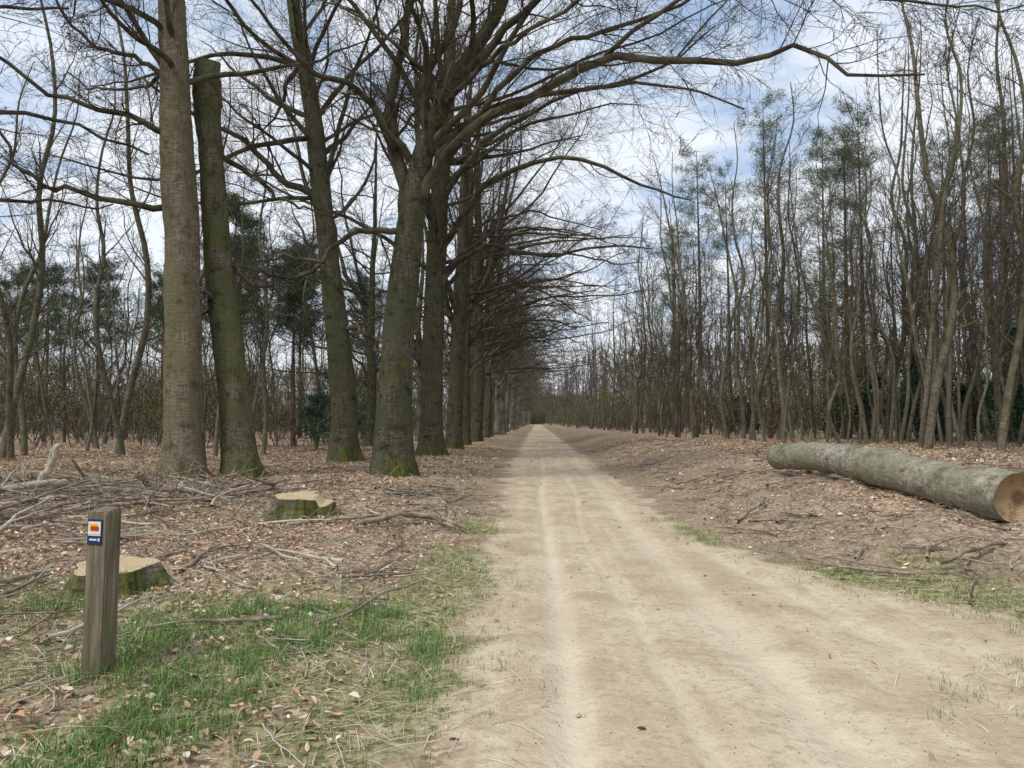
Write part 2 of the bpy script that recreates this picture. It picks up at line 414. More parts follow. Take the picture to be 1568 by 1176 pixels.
def avenue(seed,lod=False):
    rng=np.random.default_rng(seed)
    ln=rng.uniform(-.1,.22);f0=rng.uniform(5.0,9.5)
    t=[(0,0,0),(rng.uniform(-.25,.3),.05,4),(.1+ln,rng.uniform(-.3,.3),8),(.1+ln*2,rng.uniform(-.5,.5),12),(ln*3,0,17),(ln*3.5,0,rng.uniform(19,24))]
    limbs=[]
    for k in range(2+seed%2):
        a=rng.uniform(0,6.28);q=rng.uniform(.9,2.2);z=f0+rng.uniform(-.5,2)
        limbs.append(([(.1+ln,0,z),(.1+math.cos(a)*q*.5,math.sin(a)*q*.5,z+1.8),(math.cos(a)*q,math.sin(a)*q,z+4.5),(math.cos(a)*q*1.5,math.sin(a)*q*1.4,z+8),(math.cos(a)*q*1.7,math.sin(a)*q*2,z+12)],rng.uniform(.16,.26),.04))
    for k in range(7):
        z=rng.uniform(4.2,11.5);L=rng.uniform(5,11.5);a=rng.uniform(-.9,.9);rs=rng.uniform(.8,4.2);dr=rng.uniform(-1.8,1.6)
        limbs.append(([(.15+ln,0,z),(1.2,a*.5,z+rs*.55),(L*.45,a*1.4,z+rs),(L*.75,a*2.2,z+rs+dr*.3),(L,a*3,z+rs+dr)],rng.uniform(.07,.14),.02))
    for k in range(2):
        z=rng.uniform(4,8);L=rng.uniform(3,6);a=rng.uniform(-.9,.9)
        limbs.append(([(-.1,0,z),(-1.2,a*.5,z+.8),(-L*.6,a*1.4,z+1.2),(-L*.8,a*2.2,z+1),(-L,a*3,z+1.8)],rng.uniform(.07,.13),.02))
    r=rng.uniform(.28,.47)
    return beech('beech_mesh',t,[r,r*.9,r*.8,r*.6,r*.42,.05],limbs,auto=8 if lod else 14,autoL=9,at0=.35,seed=seed,
      mats=DM,bias=(.6,0,0),link=False,K=(7,5,0) if lod else (8,6,5),rmin=.015 if lod else .007,sides=12 if lod else 28,arr=lod)
av=[avenue(s) for s in (31,32,33,34,35,36)]
avl=[avenue(s,True) for s in (41,42,43,44)]
def inst(name,me,x,y,rot,s,parent=None,tilt=0):
    o=D.objects.new(name,me);scene.collection.objects.link(o)
    o.location=(x,y,Hh(x,y)-.05);o.rotation_euler=(tilt*math.sin(rot*3),tilt*math.cos(rot*5),rot);o.scale=(s,s,s*RNG.uniform(.92,1.08))
    if parent:o.parent=parent
    return o
class Bake:
    def __init__(s):s.l=[]
    def add(s,arr,x,y,rot,sc,tilt=0):
        V,F,M,C=arr;c,sn=math.cos(rot),math.sin(rot)
        V=V*np.array([sc,sc,sc*RNG.uniform(.88,1.12)])
        tx,ty=tilt*math.sin(rot*3),tilt*math.cos(rot*5)
        W=np.stack([V[:,0]*c-V[:,1]*sn+V[:,2]*tx+x,V[:,0]*sn+V[:,1]*c+V[:,2]*ty+y,V[:,2]+Hh(x,y)-.05],1)
        s.l.append((W,F,M,C*RNG.uniform(.75,1.25)))
    def out(s,name,mats):
        n=0;Fs=[]
        for W,F,M,C in s.l:Fs.append(F+n);n+=len(W)
        return mesh_obj(name,np.concatenate([a[0] for a in s.l]),np.concatenate(Fs),mats,np.concatenate([a[2] for a in s.l]),attrs={'col':np.concatenate([a[3] for a in s.l])})
farB=Bake();undB=Bake()
yy=36.5;k=0
while yy<400:
    x=-4.15+RNG.uniform(-.5,.4)
    if yy<62: inst('beech_tree',av[k%6],x,yy,RNG.uniform(-.6,.6),RNG.uniform(.82,1.1))
    else: farB.add(avl[k%4],x,yy,RNG.uniform(-.6,.6),RNG.uniform(.82,1.05))
    if k%2==0:
        x2=-8.6+RNG.uniform(-.9,.9)
        if yy<50: inst('beech_tree',av[(k+3)%6],x2,yy+3,RNG.uniform(2,4),RNG.uniform(.7,.92))
        else: farB.add(avl[(k+1)%4],x2,yy+3,RNG.uniform(2,4),RNG.uniform(.7,.95))
    yy+=RNG.uniform(4.0,8.5) if yy<120 else RNG.uniform(7,12);k+=1

def slender(seed,h=17,r=.12,leaf=0,lk=16,lod=False):
    rng=np.random.default_rng(seed)
    n=9;z=np.linspace(0,h,n);xy=np.cumsum(rng.normal(size=(n,2))*.28,0);xy-=xy[0]
    P=catmull(np.column_stack([xy,z]),14 if lod else 26);R=r*(1-.9*np.linspace(0,1,len(P))**1.2)+.008
    P[0,2]-=.15
    g=Geo();g.tubes(P,R,5 if lod else 8,0)
    A,Ra,La=spawn(P[None],R[None],np.array([4.6]),lk,.2,.97,36,14,1,.5,6 if lod else 9,.13,.05,rng,.013 if lod else .009,tp=.6,rmax=.04);g.tubes(A,Ra,3 if lod else 4,1)
    B_,Rb,Lb=spawn(A,Ra,La,9 if lod else 8,.1,1,40,12,.55,.6,4 if lod else 6,.16,.03,rng,.012 if lod else .007);g.tubes(B_,Rb,3,2)
    if not lod:
        C,Rc,Lc=spawn(B_,Rb,Lb,5,.1,1,40,12,.5,.7,4,.15,.03,rng,.005);g.tubes(C,Rc,3,2)
    else:C=B_
    if leaf:
        c=C.reshape(-1,3);c=c[rng.random(len(c))<leaf]
        return g,c,rng
    if lod:return g.arr()
    return g.obj('slender_tree_mesh',[M_thin,M_thin,M_twig],link=False)
def quads(c,size,rng,cols,asp=.6):
    n=len(c);a=rng.normal(size=(n,3));a/=np.linalg.norm(a,axis=1,keepdims=True)
    b=rng.normal(size=(n,3));b-=(a*b).sum(1,keepdims=True)*a;b/=np.linalg.norm(b,axis=1,keepdims=True)
    s=size*rng.uniform(.6,1.3,(n,1))
    V=np.stack([c-a*s,c+b*s*asp,c+a*s,c-b*s*asp],1).reshape(-1,3)
    return V,np.arange(4*n).reshape(n,4),np.repeat(cols,4,0)
def pal(rng,n,colors,w=None,var=.25):
    colors=np.array(colors);i=rng.choice(len(colors),n,p=w)
    return colors[i]*rng.uniform(1-var,1+var,(n,1))
def arr_mesh(name,arr,mats):
    V,F,M,C=arr;return raw_mesh(name,V,F,mats,M,attrs={'col':C})
TM=[M_thin,M_thin,M_twig,M_fol];FM=[M_thin2,M_thin2,M_twig,M_fol]
sl=[slender(100+i,h=15+i%4*1.3,r=.070+.022*(i%4)) for i in range(8)]
sll=[slender(150+i,h=14+i%4*1.6,r=.07+.026*(i%4),lod=True,lk=14) for i in range(6)]
GREEN=[(.26,.31,.09),(.20,.26,.07),(.34,.36,.13)]
def leafy(seed,h,r,frac,size,lod=False):
    g,c,rng=slender(seed,h,r,frac,lk=20,lod=lod);return g.arr(quads(c,size,rng,pal(rng,len(c),GREEN)))
bud=[arr_mesh('budding_tree_mesh',leafy(201,12,.08,.28,.035),TM),arr_mesh('budding_tree_mesh',leafy(202,8,.06,.30,.035),TM)]
budl=[leafy(211,11,.08,.7,.06,True),leafy(212,8,.07,.7,.06,True)]
def shrub(seed,h,rep,cols):
    rng=np.random.default_rng(seed);n=9
    P=np.zeros((n,7,3));P[:,0,:2]=rng.normal(size=(n,2))*1.1
    d=rng.normal(size=(n,3))*.32;d[:,2]=1
    for k in range(1,7):
        d+=rng.normal(size=d.shape)*.12;d/=np.linalg.norm(d,axis=1,keepdims=True);P[:,k]=P[:,k-1]+d*h/6*rng.uniform(.8,1.1,(n,1))
    R=np.linspace(.035,.01,7)[None]*np.ones((n,1));L=np.full(n,h*.6)
    g=Geo();g.tubes(P,R,3,0)
    A,Ra,La=spawn(P,R,L,9,.1,1,42,15,.6,.6,5,.15,.03,rng,.010);g.tubes(A,Ra,3,2)
    B_,Rb,Lb=spawn(A,Ra,La,5,.1,1,42,15,.6,.7,3,.15,.03,rng,.008);g.tubes(B_,Rb,3,2)
    c=B_.reshape(-1,3);c=np.repeat(c[rng.random(len(c))<.6],rep,0);c=c+rng.normal(size=c.shape)*.15
    return g.arr(quads(c,.05,rng,pal(rng,len(c),cols)))
sh=[shrub(301,5.5,1,[(.22,.24,.09),(.22,.17,.10)]),shrub(302,7.5,2,[(.24,.29,.10),(.17,.20,.08)]),shrub(303,4,1,[(.26,.20,.12),(.19,.16,.10)]),shrub(304,6.5,3,[(.27,.33,.11),(.21,.25,.09)])]
def holly(seed,h,lod=False):
    rng=np.random.default_rng(seed)
    g=Geo();P=catmull([(0,0,0),(.05,0,h*.5),(0,.05,h*.95)],10);R=np.linspace(.06,.01,10);g.tubes(P,R,6,0)
    A,Ra,La=spawn(P[None],R[None],np.array([h*.5]),36,.05,.98,65,12,1,.5,7,.1,.03,rng,.01,tp=.75);g.tubes(A,Ra,3,0)
    B_,Rb,Lb=spawn(A,Ra,La,7,.2,1,45,12,.5,.6,5,.15,.02,rng,.006)
    if not lod:g.tubes(B_,Rb,3,0)
    c=B_.reshape(-1,3);c=np.repeat(c,2 if lod else 4,0);c=c+rng.normal(size=c.shape)*.08
    return g.arr(quads(c,.09 if lod else .055,rng,pal(rng,len(c),[(.06,.11,.07),(.075,.14,.085),(.045,.08,.055)])))
hol=arr_mesh('holly_mesh',holly(401,3.6),TM);holl=holly(402,3.8,True)
def pine(seed,h,cols,z0=.30,rep=4,q=.13,asp=.09,sp=.14,cl=4.0):
    rng=np.random.default_rng(seed)
    g=Geo();P=catmull([(0,0,0),(.1,0,h*.5),(0,.1,h)],24);R=.17*(1-.93*np.linspace(0,1,24))+.005;g.tubes(P,R,8,0)
    A,Ra,La=spawn(P[None],R[None],np.array([cl]),64,z0,.99,70,12,1,.35,8,.12,.02,rng,.012,tp=.65,rmax=.045);g.tubes(A,Ra,4,1)
    B_,Rb,Lb=spawn(A,Ra,La,10,.15,1,45,12,.45,.6,5,.14,.04,rng,.008);g.tubes(B_,Rb,3,2)
    c=B_[:,1:].reshape(-1,3);c=np.repeat(c,rep,0);c=c+rng.normal(size=c.shape)*sp
    return arr_mesh('pine_mesh',g.arr(quads(c,q,rng,pal(rng,len(c),cols),asp=asp)),[M_pineb,M_pineb,M_twig,M_fol])
pc=[(.15,.20,.13),(.18,.23,.15),(.10,.14,.09)]
pn=[pine(501,19,pc),pine(502,17,pc)]
pl=[pine(511,14,[(.09,.14,.08),(.12,.17,.10),(.07,.10,.06)],.50,7,.14,.12,.11,4.6),pine(512,12.5,[(.09,.14,.08),(.12,.17,.10),(.07,.10,.06)],.45,7,.14,.12,.11,4.4)]

def edgeR(y):
    return np.interp(y,[10,18,25,35,60,300],[22,17,13.5,8.8,7.6,6.0])
def place_right(n,y0,y1,xmax,minsep):
    pts=[];tries=0
    while len(pts)<n and tries<n*30:
        tries+=1
        y=RNG.uniform(y0,y1);e=edgeR(y);x=e+RNG.uniform(0,1)**1.3*(xmax-e)
        if x/y>.95:continue
        if vnoise(np.array([x*.35]),np.array([y*.35]),66)[0]<.3:continue
        if any((x-a)**2+(y-b)**2<minsep**2 for a,b in pts):continue
        pts.append((x,y));q=RNG.random();rot=RNG.uniform(0,6.28)
        if y<42:
            if q<.06: inst('budding_tree',bud[RNG.integers(2)],x,y,rot,RNG.uniform(.8,1.1))
            else: inst('slender_tree',sl[RNG.integers(8)],x,y,rot,RNG.uniform(.55,1.2),tilt=.08)
        else:
            farB.add(budl[RNG.integers(2)] if q<.1 else sll[RNG.integers(6)],x,y,rot,RNG.uniform(.6,1.15),.07)
place_right(115,18,42,34,.4)
place_right(185,42,90,45,.6)
place_right(140,85,260,40,1.0)
inst('budding_tree',bud[0],8.2,50,1,1.05);inst('budding_tree',bud[1],7.6,44,2,.9)
for i in range(70):
    y=RNG.uniform(90,380);farB.add(sll[RNG.integers(6)],RNG.uniform(4.8,8)-(y>200)*1.0,y,RNG.uniform(0,6),RNG.uniform(.6,1),.05)
def place_left(n,y0,y1,x0,x1,minsep):
    pts=[];tries=0
    while len(pts)<n and tries<n*30:
        tries+=1
        y=RNG.uniform(y0,y1);x=RNG.uniform(x0,x1)
        if -x/y>.95:continue
        if any((x-a)**2+(y-b)**2<minsep**2 for a,b in pts):continue
        pts.append((x,y));rot=RNG.uniform(0,6.28);q=RNG.random()
        if y<42:
            if q<.12: inst('budding_tree',bud[RNG.integers(2)],x,y,rot,RNG.uniform(.7,1.0))
            else: inst('slender_tree',sl[RNG.integers(8)],x,y,rot,RNG.uniform(.5,.95),tilt=.12)
        else: farB.add(budl[RNG.integers(2)] if q<.25 else sll[RNG.integers(6)],x,y,rot,RNG.uniform(.45,.95),.10)
for x,y,rot,s in [(-18.4,32,1.,1.15),(-20.3,27.5,2.2,1.05),(-11.6,25.5,4,.8),(-17,30,5,.9)]:inst('slender_tree',sl[3],x,y,rot,s,tilt=.05)
place_left(26,22,42,-34,-11,1.8)
place_left(140,42,85,-65,-10,1.2)
place_left(110,80,170,-110,-7,2)
for i in range(60):
    farB.add(sll[RNG.integers(6)],RNG.uniform(-22,24),RNG.uniform(400,440),RNG.uniform(0,6),RNG.uniform(.8,1.3))
for i in range(60):
    undB.add(sh[RNG.integers(4)],RNG.uniform(-20,22),RNG.uniform(400,430),RNG.uniform(0,6),RNG.uniform(1.2,2))
for x,y,s in [(14,45,1),(17,41,1.1),(20,46,1.1),(12,55,1.15),(25,40,1.05),(28,46,1.1),(33,42,1.05),(13,70,1.1),(22,57,1.2),(30,55,1.2),(38,50,1.1),(16,62,1.15)]:
    inst('pine_tree',pn[int(x)%2],x,y,RNG.uniform(0,6),s)
for x,y,s in [(-24,55,1.),(-20,62,1.1),(-30,58,1.),(-42,58,1.),(-16,70,1.1),(-38,75,1.1),(-16.6,40,1.0),(-13.6,41,.85),(-19.5,48,1.05),(-28,46,.85),(-34,50,.9)]:
    inst('pine_tree',pl[int(-x)%2],x,y,RNG.uniform(0,6),s)
for i in range(130):
    y=RNG.uniform(34,120);x=edgeR(y)+1+RNG.uniform(0,1)*45
    undB.add(sh[RNG.integers(4)],x,y,RNG.uniform(0,6),RNG.uniform(.5,1.0))
for i in range(70):
    y=RNG.uniform(60,300);x=edgeR(y)+RNG.uniform(0,1)*6
    undB.add(sh[RNG.integers(4)],x,y,RNG.uniform(0,6),RNG.uniform(.4,.8))
for i in range(190):
    y=RNG.uniform(36,130);x=-9.5-RNG.uniform(0,1)*(y*.8)
    undB.add(sh[RNG.integers(4)],x,y,RNG.uniform(0,6),RNG.uniform(.45,1.1))
for i in range(24):
    y=RNG.uniform(36,60);x=edgeR(y)+7+RNG.uniform(0,1)*34
    undB.add(holl,x,y,RNG.uniform(0,6),RNG.uniform(.6,1.2))
for i in range(14):
    y=RNG.uniform(33,44);undB.add(holl,y*RNG.uniform(.50,.72),y,RNG.uniform(0,6),RNG.uniform(.7,1.3))
inst('holly_bush',hol,-8.9,33,1,1.0);inst('holly_bush',hol,-10.2,34,3,.8)
farB.out('distant_tree_mass',FM);undB.out('forest_undergrowth',FM)
rng=np.random.default_rng(77)
n=60000
th=rng.uniform(-1.05,1.05,n);rd=rng.uniform(100,240,n)
x=np.sin(th)*rd;y=np.cos(th)*rd
z=rng.random(n)**1.3*(9+6*fbm(x*.05+40,y*.05+40,9))*np.where(x>0,1.3,1.0)*rd/150
keep=((x<-10)|(x>9))
c=np.stack([x,y,z],1)[keep]
m=9000;c2=np.stack([rng.uniform(-34,34,m),rng.uniform(425,470,m),rng.random(m)**1.2*17],1)
c=np.concatenate([c,c2]);n=len(c)
a=rng.normal(size=(n,3))*np.array([.35,.35,1]);a/=np.linalg.norm(a,axis=1,keepdims=True)
b=rng.normal(size=(n,3));b-=(a*b).sum(1,keepdims=True)*a;b/=np.linalg.norm(b,axis=1,keepdims=True)
s=rng.uniform(.6,2.0,(n,1));w=rng.uniform(.05,.16,(n,1));w[-m:]*=4
V=np.stack([c-a*s,c+b*w,c+a*s,c-b*w],1).reshape(-1,3)
cc=pal(rng,n,[(.20,.175,.15),(.16,.14,.12),(.18,.19,.12),(.25,.22,.185)],[.4,.25,.15,.2])
mesh_obj('distant_thicket',V,np.arange(4*n).reshape(n,4),[M_fol],attrs={'col':np.repeat(cc,4,0)},smooth=False)

# ---------------------------------------------------------------- leaf litter
rng=np.random.default_rng(9)
def scatter(n,x0,x1,y0,y1,f):
    x=rng.uniform(x0,x1,n);y=rng.uniform(y0,y1,n)
    k=rng.random(n)<f(x,y);k&=(np.abs(x)<.85*y+2.2)
    return x[k],y[k]
def litdens(x,y):
    l=xL(y);r=xR(y)
    out=np.maximum(l-x,x-r)
    d=sst(.1,1.3,out)
    pt=.25+.75*sst(.36,.6,fbm(x*.9,y*.9,61))
    g=grass_a(x,y)
    rightbank=np.where(x>r,.18+.5*sst(2.5,6,x-r),1)
    lb=np.where((x<l)&(y>11),.25+.75*sst(1.2,2.8,l-x),1)
    return np.clip(d*pt*(1-.65*g)*rightbank*lb+.003,0,1)
LC=[(.44,.29,.18),(.31,.205,.13),(.20,.14,.095),(.56,.43,.30),(.74,.64,.51),(.50,.30,.17)]
LW=[.26,.20,.14,.22,.13,.05]
def leaves(x,y,size):
    n=len(x);z=H(x,y)+.010+rng.random(n)*.02
    a=rng.normal(size=(n,3));a[:,2]*=.35;a/=np.linalg.norm(a,axis=1,keepdims=True)
    up=rng.normal(size=(n,3))*.5;up[:,2]+=1
    b=np.cross(up,a);b/=np.linalg.norm(b,axis=1,keepdims=True);c=np.cross(a,b)
    s=size*rng.uniform(.45,1.35,(n,1));cu=rng.uniform(-.5,.9,(n,1));wd=rng.uniform(.5,1.05,(n,1))
    o=np.stack([x,y,z],1)
    V=np.stack([o-a*s+c*s*cu*.5,o-a*s*.3+b*s*.55*wd+c*s*cu,o+a*s*.45+b*s*.5*wd+c*s*cu,o+a*s*1.1+c*s*cu*.3,o+a*s*.45-b*s*.5*wd+c*s*cu,o-a*s*.3-b*s*.55*wd+c*s*cu],1).reshape(-1,3)
    i=np.arange(n)[:,None]*6
    F=np.concatenate([i+np.array([[0,1,2,3]]),i+np.array([[0,3,4,5]])])
    return V,F,np.repeat(pal(rng,n,LC,LW,.3),6,0)
x1,y1=scatter(150000,-12,11,2.4,13,litdens)
x2,y2=scatter(160000,-32,30,12.5,42,litdens)
V,F,C=leaves(x1,y1,.027);V2,F2,C2=leaves(x2,y2,.05)
mesh_obj('leaf_litter',np.concatenate([V,V2]),np.concatenate([F,F2+len(V)]),[M_leaf],attrs={'col':np.concatenate([C,C2])},smooth=False)

def blades(x,y,h,w,cols,lean=.5):
    n=len(x);z=H(x,y)-.01
    th=rng.uniform(0,6.283,n);d=np.stack([np.cos(th),np.sin(th),np.zeros(n)],1);p=np.stack([-np.sin(th),np.cos(th),np.zeros(n)],1)
    o=np.stack([x,y,z],1);hh=(h*rng.uniform(.5,1.3,n))[:,None];ln=rng.uniform(.1,1,(n,1))*lean;up=np.array([[0,0,1.]])
    m=o+up*hh*.55+d*hh*ln*.35;t=o+up*hh*(1-.35*ln)+d*hh*ln
    ww=w*rng.uniform(.6,1.3,(n,1))
    V=np.stack([o-p*ww,o+p*ww,m+p*ww*.8,m-p*ww*.8,t],1).reshape(-1,3)
    i=np.arange(n)[:,None]*5
    return V,i+np.array([[0,1,2,3]]),i+np.array([[3,2,4]]),np.repeat(cols,5,0)
def gd(x,y):return np.clip(grass_a(x,y)**1.4*1.5,0,1)
cx,cy=scatter(22000,-8,9,2.3,15,gd)
m=12;x=np.repeat(cx,m)+rng.normal(size=len(cx)*m)*.035;y=np.repeat(cy,m)+rng.normal(size=len(cx)*m)*.035
hts=np.repeat(rng.uniform(.025,.09,len(cx)),m)
V,F4,F3,C=blades(x,y,hts,.0023,pal(rng,len(x),[(.15,.22,.06),(.20,.27,.09),(.31,.32,.15),(.52,.44,.28)],[.30,.27,.18,.25]),.8)
cx,cy=scatter(3600,-4.8,-.4,2.6,6.2,lambda x,y:sst(.38,.60,fbm(x*1.5+5,y*1.5,71))*np.maximum(sst(5.6,4.4,y)*sst(-1.3,-2.3,x),.7*sst(.05,-.25,x-xL(y))))
x=np.repeat(cx,22)+rng.normal(size=len(cx)*22)*.045;y=np.repeat(cy,22)+rng.normal(size=len(cx)*22)*.045
Vb,Fb4,Fb3,Cb=blades(x,y,np.repeat(rng.uniform(.05,.15,len(cx)),22),.0024,pal(rng,len(x),[(.11,.20,.055),(.15,.25,.075),(.22,.31,.11)]),.9)
mesh_obj('grass',np.concatenate([V,Vb]),[np.concatenate([F4,Fb4+len(V)]),np.concatenate([F3,Fb3+len(V)])],[M_fol],attrs={'col':np.concatenate([C,Cb])},smooth=False)
x,y=scatter(65000,-9,7,2.4,13,lambda x,y:np.clip(sst(.1,.6,xL(y)-x)*.8*sst(.4,.65,fbm(x*.8,y*.8,81))+.35*grass_a(x,y)+.5*sst(-3,-4,x)*sst(9.5,7,y)*sst(5,6,y),0,1))
V,F4,F3,C=blades(x,y,np.full(len(x),.16),.0024,pal(rng,len(x),[(.58,.48,.33),(.44,.35,.23),(.68,.59,.45)]),3.5)
V=V.reshape(-1,5,3);b=V[:,0:1,2].copy();V[:,:,2]=b+(V[:,:,2]-b)*.22+.015;V=V.reshape(-1,3)
mesh_obj('dry_grass_litter',V,[F4,F3],[M_leaf],attrs={'col':C},smooth=False)
x,y=scatter(12000,-1,7,2.3,12,lambda x,y:sand_a(x,y)*.8);n=len(x)
c=np.stack([x,y,H(x,y)+.008],1);s=rng.uniform(.002,.007,(n,1))
base=np.array([[1,0,0],[-.5,.87,0],[-.5,-.87,0],[0,0,.8]])
ra=rng.uniform(0,6.28,n);ca,sa=np.cos(ra),np.sin(ra)
V=np.stack([c+s*np.stack([b[0]*ca-b[1]*sa,b[0]*sa+b[1]*ca,np.full(n,b[2])],1)*rng.uniform(.7,1.3,(n,1)) for b in base],1).reshape(-1,3)
i=np.arange(n)[:,None]*4
F=np.concatenate([i+np.array([q]) for q in ([0,1,3],[1,2,3],[2,0,3])])
mesh_obj('road_gravel',V,F,[M_leaf],attrs={'col':np.repeat(pal(rng,n,[(.45,.37,.26),(.3,.23,.15),(.6,.52,.4),(.2,.15,.1)]),4,0)},smooth=False)
M_dead=plain('dead_wood',(.13,.10,.075),(.38,.315,.24),6,.9,.4)
M_pale=plain('weathered_wood',(.31,.27,.21),(.54,.48,.39),6,.9,.4)
def ground_sticks(name,n,x0,x1,y0,y1,L0,L1,r0,r1,f,mat,lift=.02,kids=0,tiltz=.0):
    x,y=scatter(n,x0,x1,y0,y1,f);n=len(x);th=rng.uniform(0,6.28,n);L=rng.uniform(L0,L1,n)
    N=7;P=np.zeros((n,N,3));P[:,0,0]=x;P[:,0,1]=y
    for k in range(1,N):
        th=th+rng.normal(size=n)*.22
        P[:,k,0]=P[:,k-1,0]+np.cos(th)*L/N;P[:,k,1]=P[:,k-1,1]+np.sin(th)*L/N
    hz=H(P[:,:,0],P[:,:,1])
    P[:,:,2]=hz*.5+hz.mean(1,keepdims=True)*.5+lift+np.linspace(0,1,N)[None]*rng.uniform(0,tiltz+1e-6,(n,1))*L[:,None]
    R=(rng.uniform(r0,r1,n)[:,None])*np.linspace(1,.4,N)[None]
    g=Geo();g.tubes(P,R,5,0)
    if kids:
        A,Ra,La=spawn(P,R,L,kids,.2,.95,40,10,.5,.6,5,.15,-.02,rng,.004);
        A[:,:,2]=np.maximum(A[:,:,2],H(A[:,:,0],A[:,:,1])+.005)
        g.tubes(A,Ra,3,0)
    return g.obj(name,[mat])
off=lambda x,y:np.clip(sst(.2,1.0,np.maximum(xL(y)-x,(x-xR(y))*.8)),0,1)
one=lambda x,y:np.ones_like(x)
ground_sticks('twig_litter',3600,-11,11,3,16,.10,.6,.003,.008,off,M_dead,.015,2,.05)
ground_sticks('twig_litter',1100,-10,10,3,16,.15,.8,.004,.010,off,M_pale,.02,2,.08)
ground_sticks('twig_litter',1700,-22,22,14,40,.4,1.4,.008,.022,off,M_dead,.03,2,.05)
ground_sticks('fallen_branches',150,-10,-1.6,5.0,17,.7,1.9,.012,.032,off,M_dead,.03,5,.08)
ground_sticks('fallen_branches',45,-10,-2,5.0,16,.6,1.5,.010,.028,off,M_pale,.03,4,.08)
ground_sticks('fallen_branches',95,2.8,12,7.0,20,.7,1.7,.010,.028,off,M_dead,.03,4,.08)
ground_sticks('brush_pile',230,-16,-5.5,9.5,17,.9,2.6,.012,.045,one,M_dead,.06,5,.20)
ground_sticks('brush_pile',70,-13,-5,8,15,.6,1.6,.010,.035,one,M_pale,.06,4,.24)
def stick(name,pts,r0,r1,mat,kids=0,seed=1):
    g=Geo();b=np.array(pts[0],float);P=catmull(np.array(pts,float)-b,16);rg=np.random.default_rng(seed)
    P[1:-1]+=rg.normal(size=(14,3))*.012
    R=np.linspace(r0,r1,16);g.tubes(P,R,9,0,cap=1)
    if kids:
        A,Ra,La=spawn(P[None],R[None],np.array([1.2]),kids,.2,.9,45,10,.6,.6,7,.15,.0,rg,.006);g.tubes(A,Ra,5,0)
    return g.obj(name,[mat,M_cut],tuple(b))
stick('fallen_branch',[(-9.75,14.5,.1),(-9.8,14.4,.45),(-9.6,14.4,.75),(-9.45,14.35,1.15)],.10,.05,M_pale,2,3)
stick('fallen_branch',[(-8.9,11.8,.25),(-9.4,12.6,.4),(-8.7,13.4,.5),(-9.6,14.3,.35)],.09,.04,M_pale,5,4)
stick('fallen_branch',[(-12.5,16,.35),(-10.5,16.3,.4),(-9,15.6,.35),(-7.9,15.2,.3)],.12,.06,M_dead,5,5)
stick('fallen_branch',[(-2.7,9.9,.12),(-2.1,10.6,.25),(-1.6,10.9,.2),(-1.1,10.3,.1)],.045,.02,M_dead,4,6)
stick('fallen_branch',[(-2.2,11.3,.15),(-1.5,11.0,.2),(-1.0,10.4,.12)],.05,.025,M_dead,2,7)
stick('fallen_branch',[(4.0,7.6,.2),(4.6,7.9,.3),(5.2,8.3,.3),(6,8.5,.35)],.03,.012,M_dead,5,8)
stick('fallen_branch',[(2.9,11,.15),(3.4,11.6,.3),(3.7,12.2,.35)],.03,.012,M_dead,4,9)

# ---------------------------------------------------------------- stumps
M_stump=bark_mat('stump_bark',(.05,.042,.028),(.14,.12,.085),(.24,.21,.155),(.11,.115,.055),.8)
def stump(name,x,y,r,h,seed,notch=False,ell=1):
    S=64;a=np.arange(S)/S*2*np.pi;rg=np.random.default_rng(seed)
    lob=1+.08*np.cos(3*a+seed)+.07*np.cos(5*a+seed*2)+.018*rg.normal(size=S)
    V=[];zs=[-.15,-.02,.05,.12,.2,h]
    fl=[1.6,1.40,1.22,1.10,1.03,.98]
    step=np.where(np.cos(a-.2)>.45,-h*.3,0) if notch else np.zeros(S)
    for z,f in zip(zs,fl):
        ff=1+(f-1)*(1+.9*np.cos(5*a+seed))
        zz=z+(step if z==h else 0)
        V.append(np.stack([np.cos(a)*r*lob*ff*ell,np.sin(a)*r*lob*ff,np.full(S,0.)+np.minimum(zz,h+step)],1))
    V=np.concatenate(V);nr=len(zs);idx=np.arange(nr*S).reshape(nr,S)
    F=np.stack([idx[:-1],np.roll(idx[:-1],-1,1),np.roll(idx[1:],-1,1),idx[1:]],-1).reshape(-1,4)
    mi=[0]*len(F)
    rings=[idx[-1]];allV=[V];base=len(V)
    for f in (.95,.7,.45,.0001):
        st=step.copy()
        if notch and f<.5: st=np.zeros(S)
        allV.append(np.stack([np.cos(a)*r*lob*f*ell,np.sin(a)*r*lob*f,h+.006+st+rg.normal(size=S)*.003*(f>.01)],1))
        rings.append(np.arange(S)+base);base+=S
    F2=np.concatenate([np.stack([p,np.roll(p,-1),np.roll(q,-1),q],-1) for p,q in zip(rings[:-1],rings[1:])]);mi+= [1]*len(F2)
    o=mesh_obj(name,np.concatenate(allV),np.concatenate([F,F2]),[M_stump,M_cut],midx=mi,smooth=False)
    o.location=(x,y,Hh(x,y));o.rotation_euler=(.07,.02,0);return o
stump('tree_stump',-3.5,11.15,.40,.35,2,True,1.1)
stump('tree_stump',-3.74,6.5,.33,.25,5)

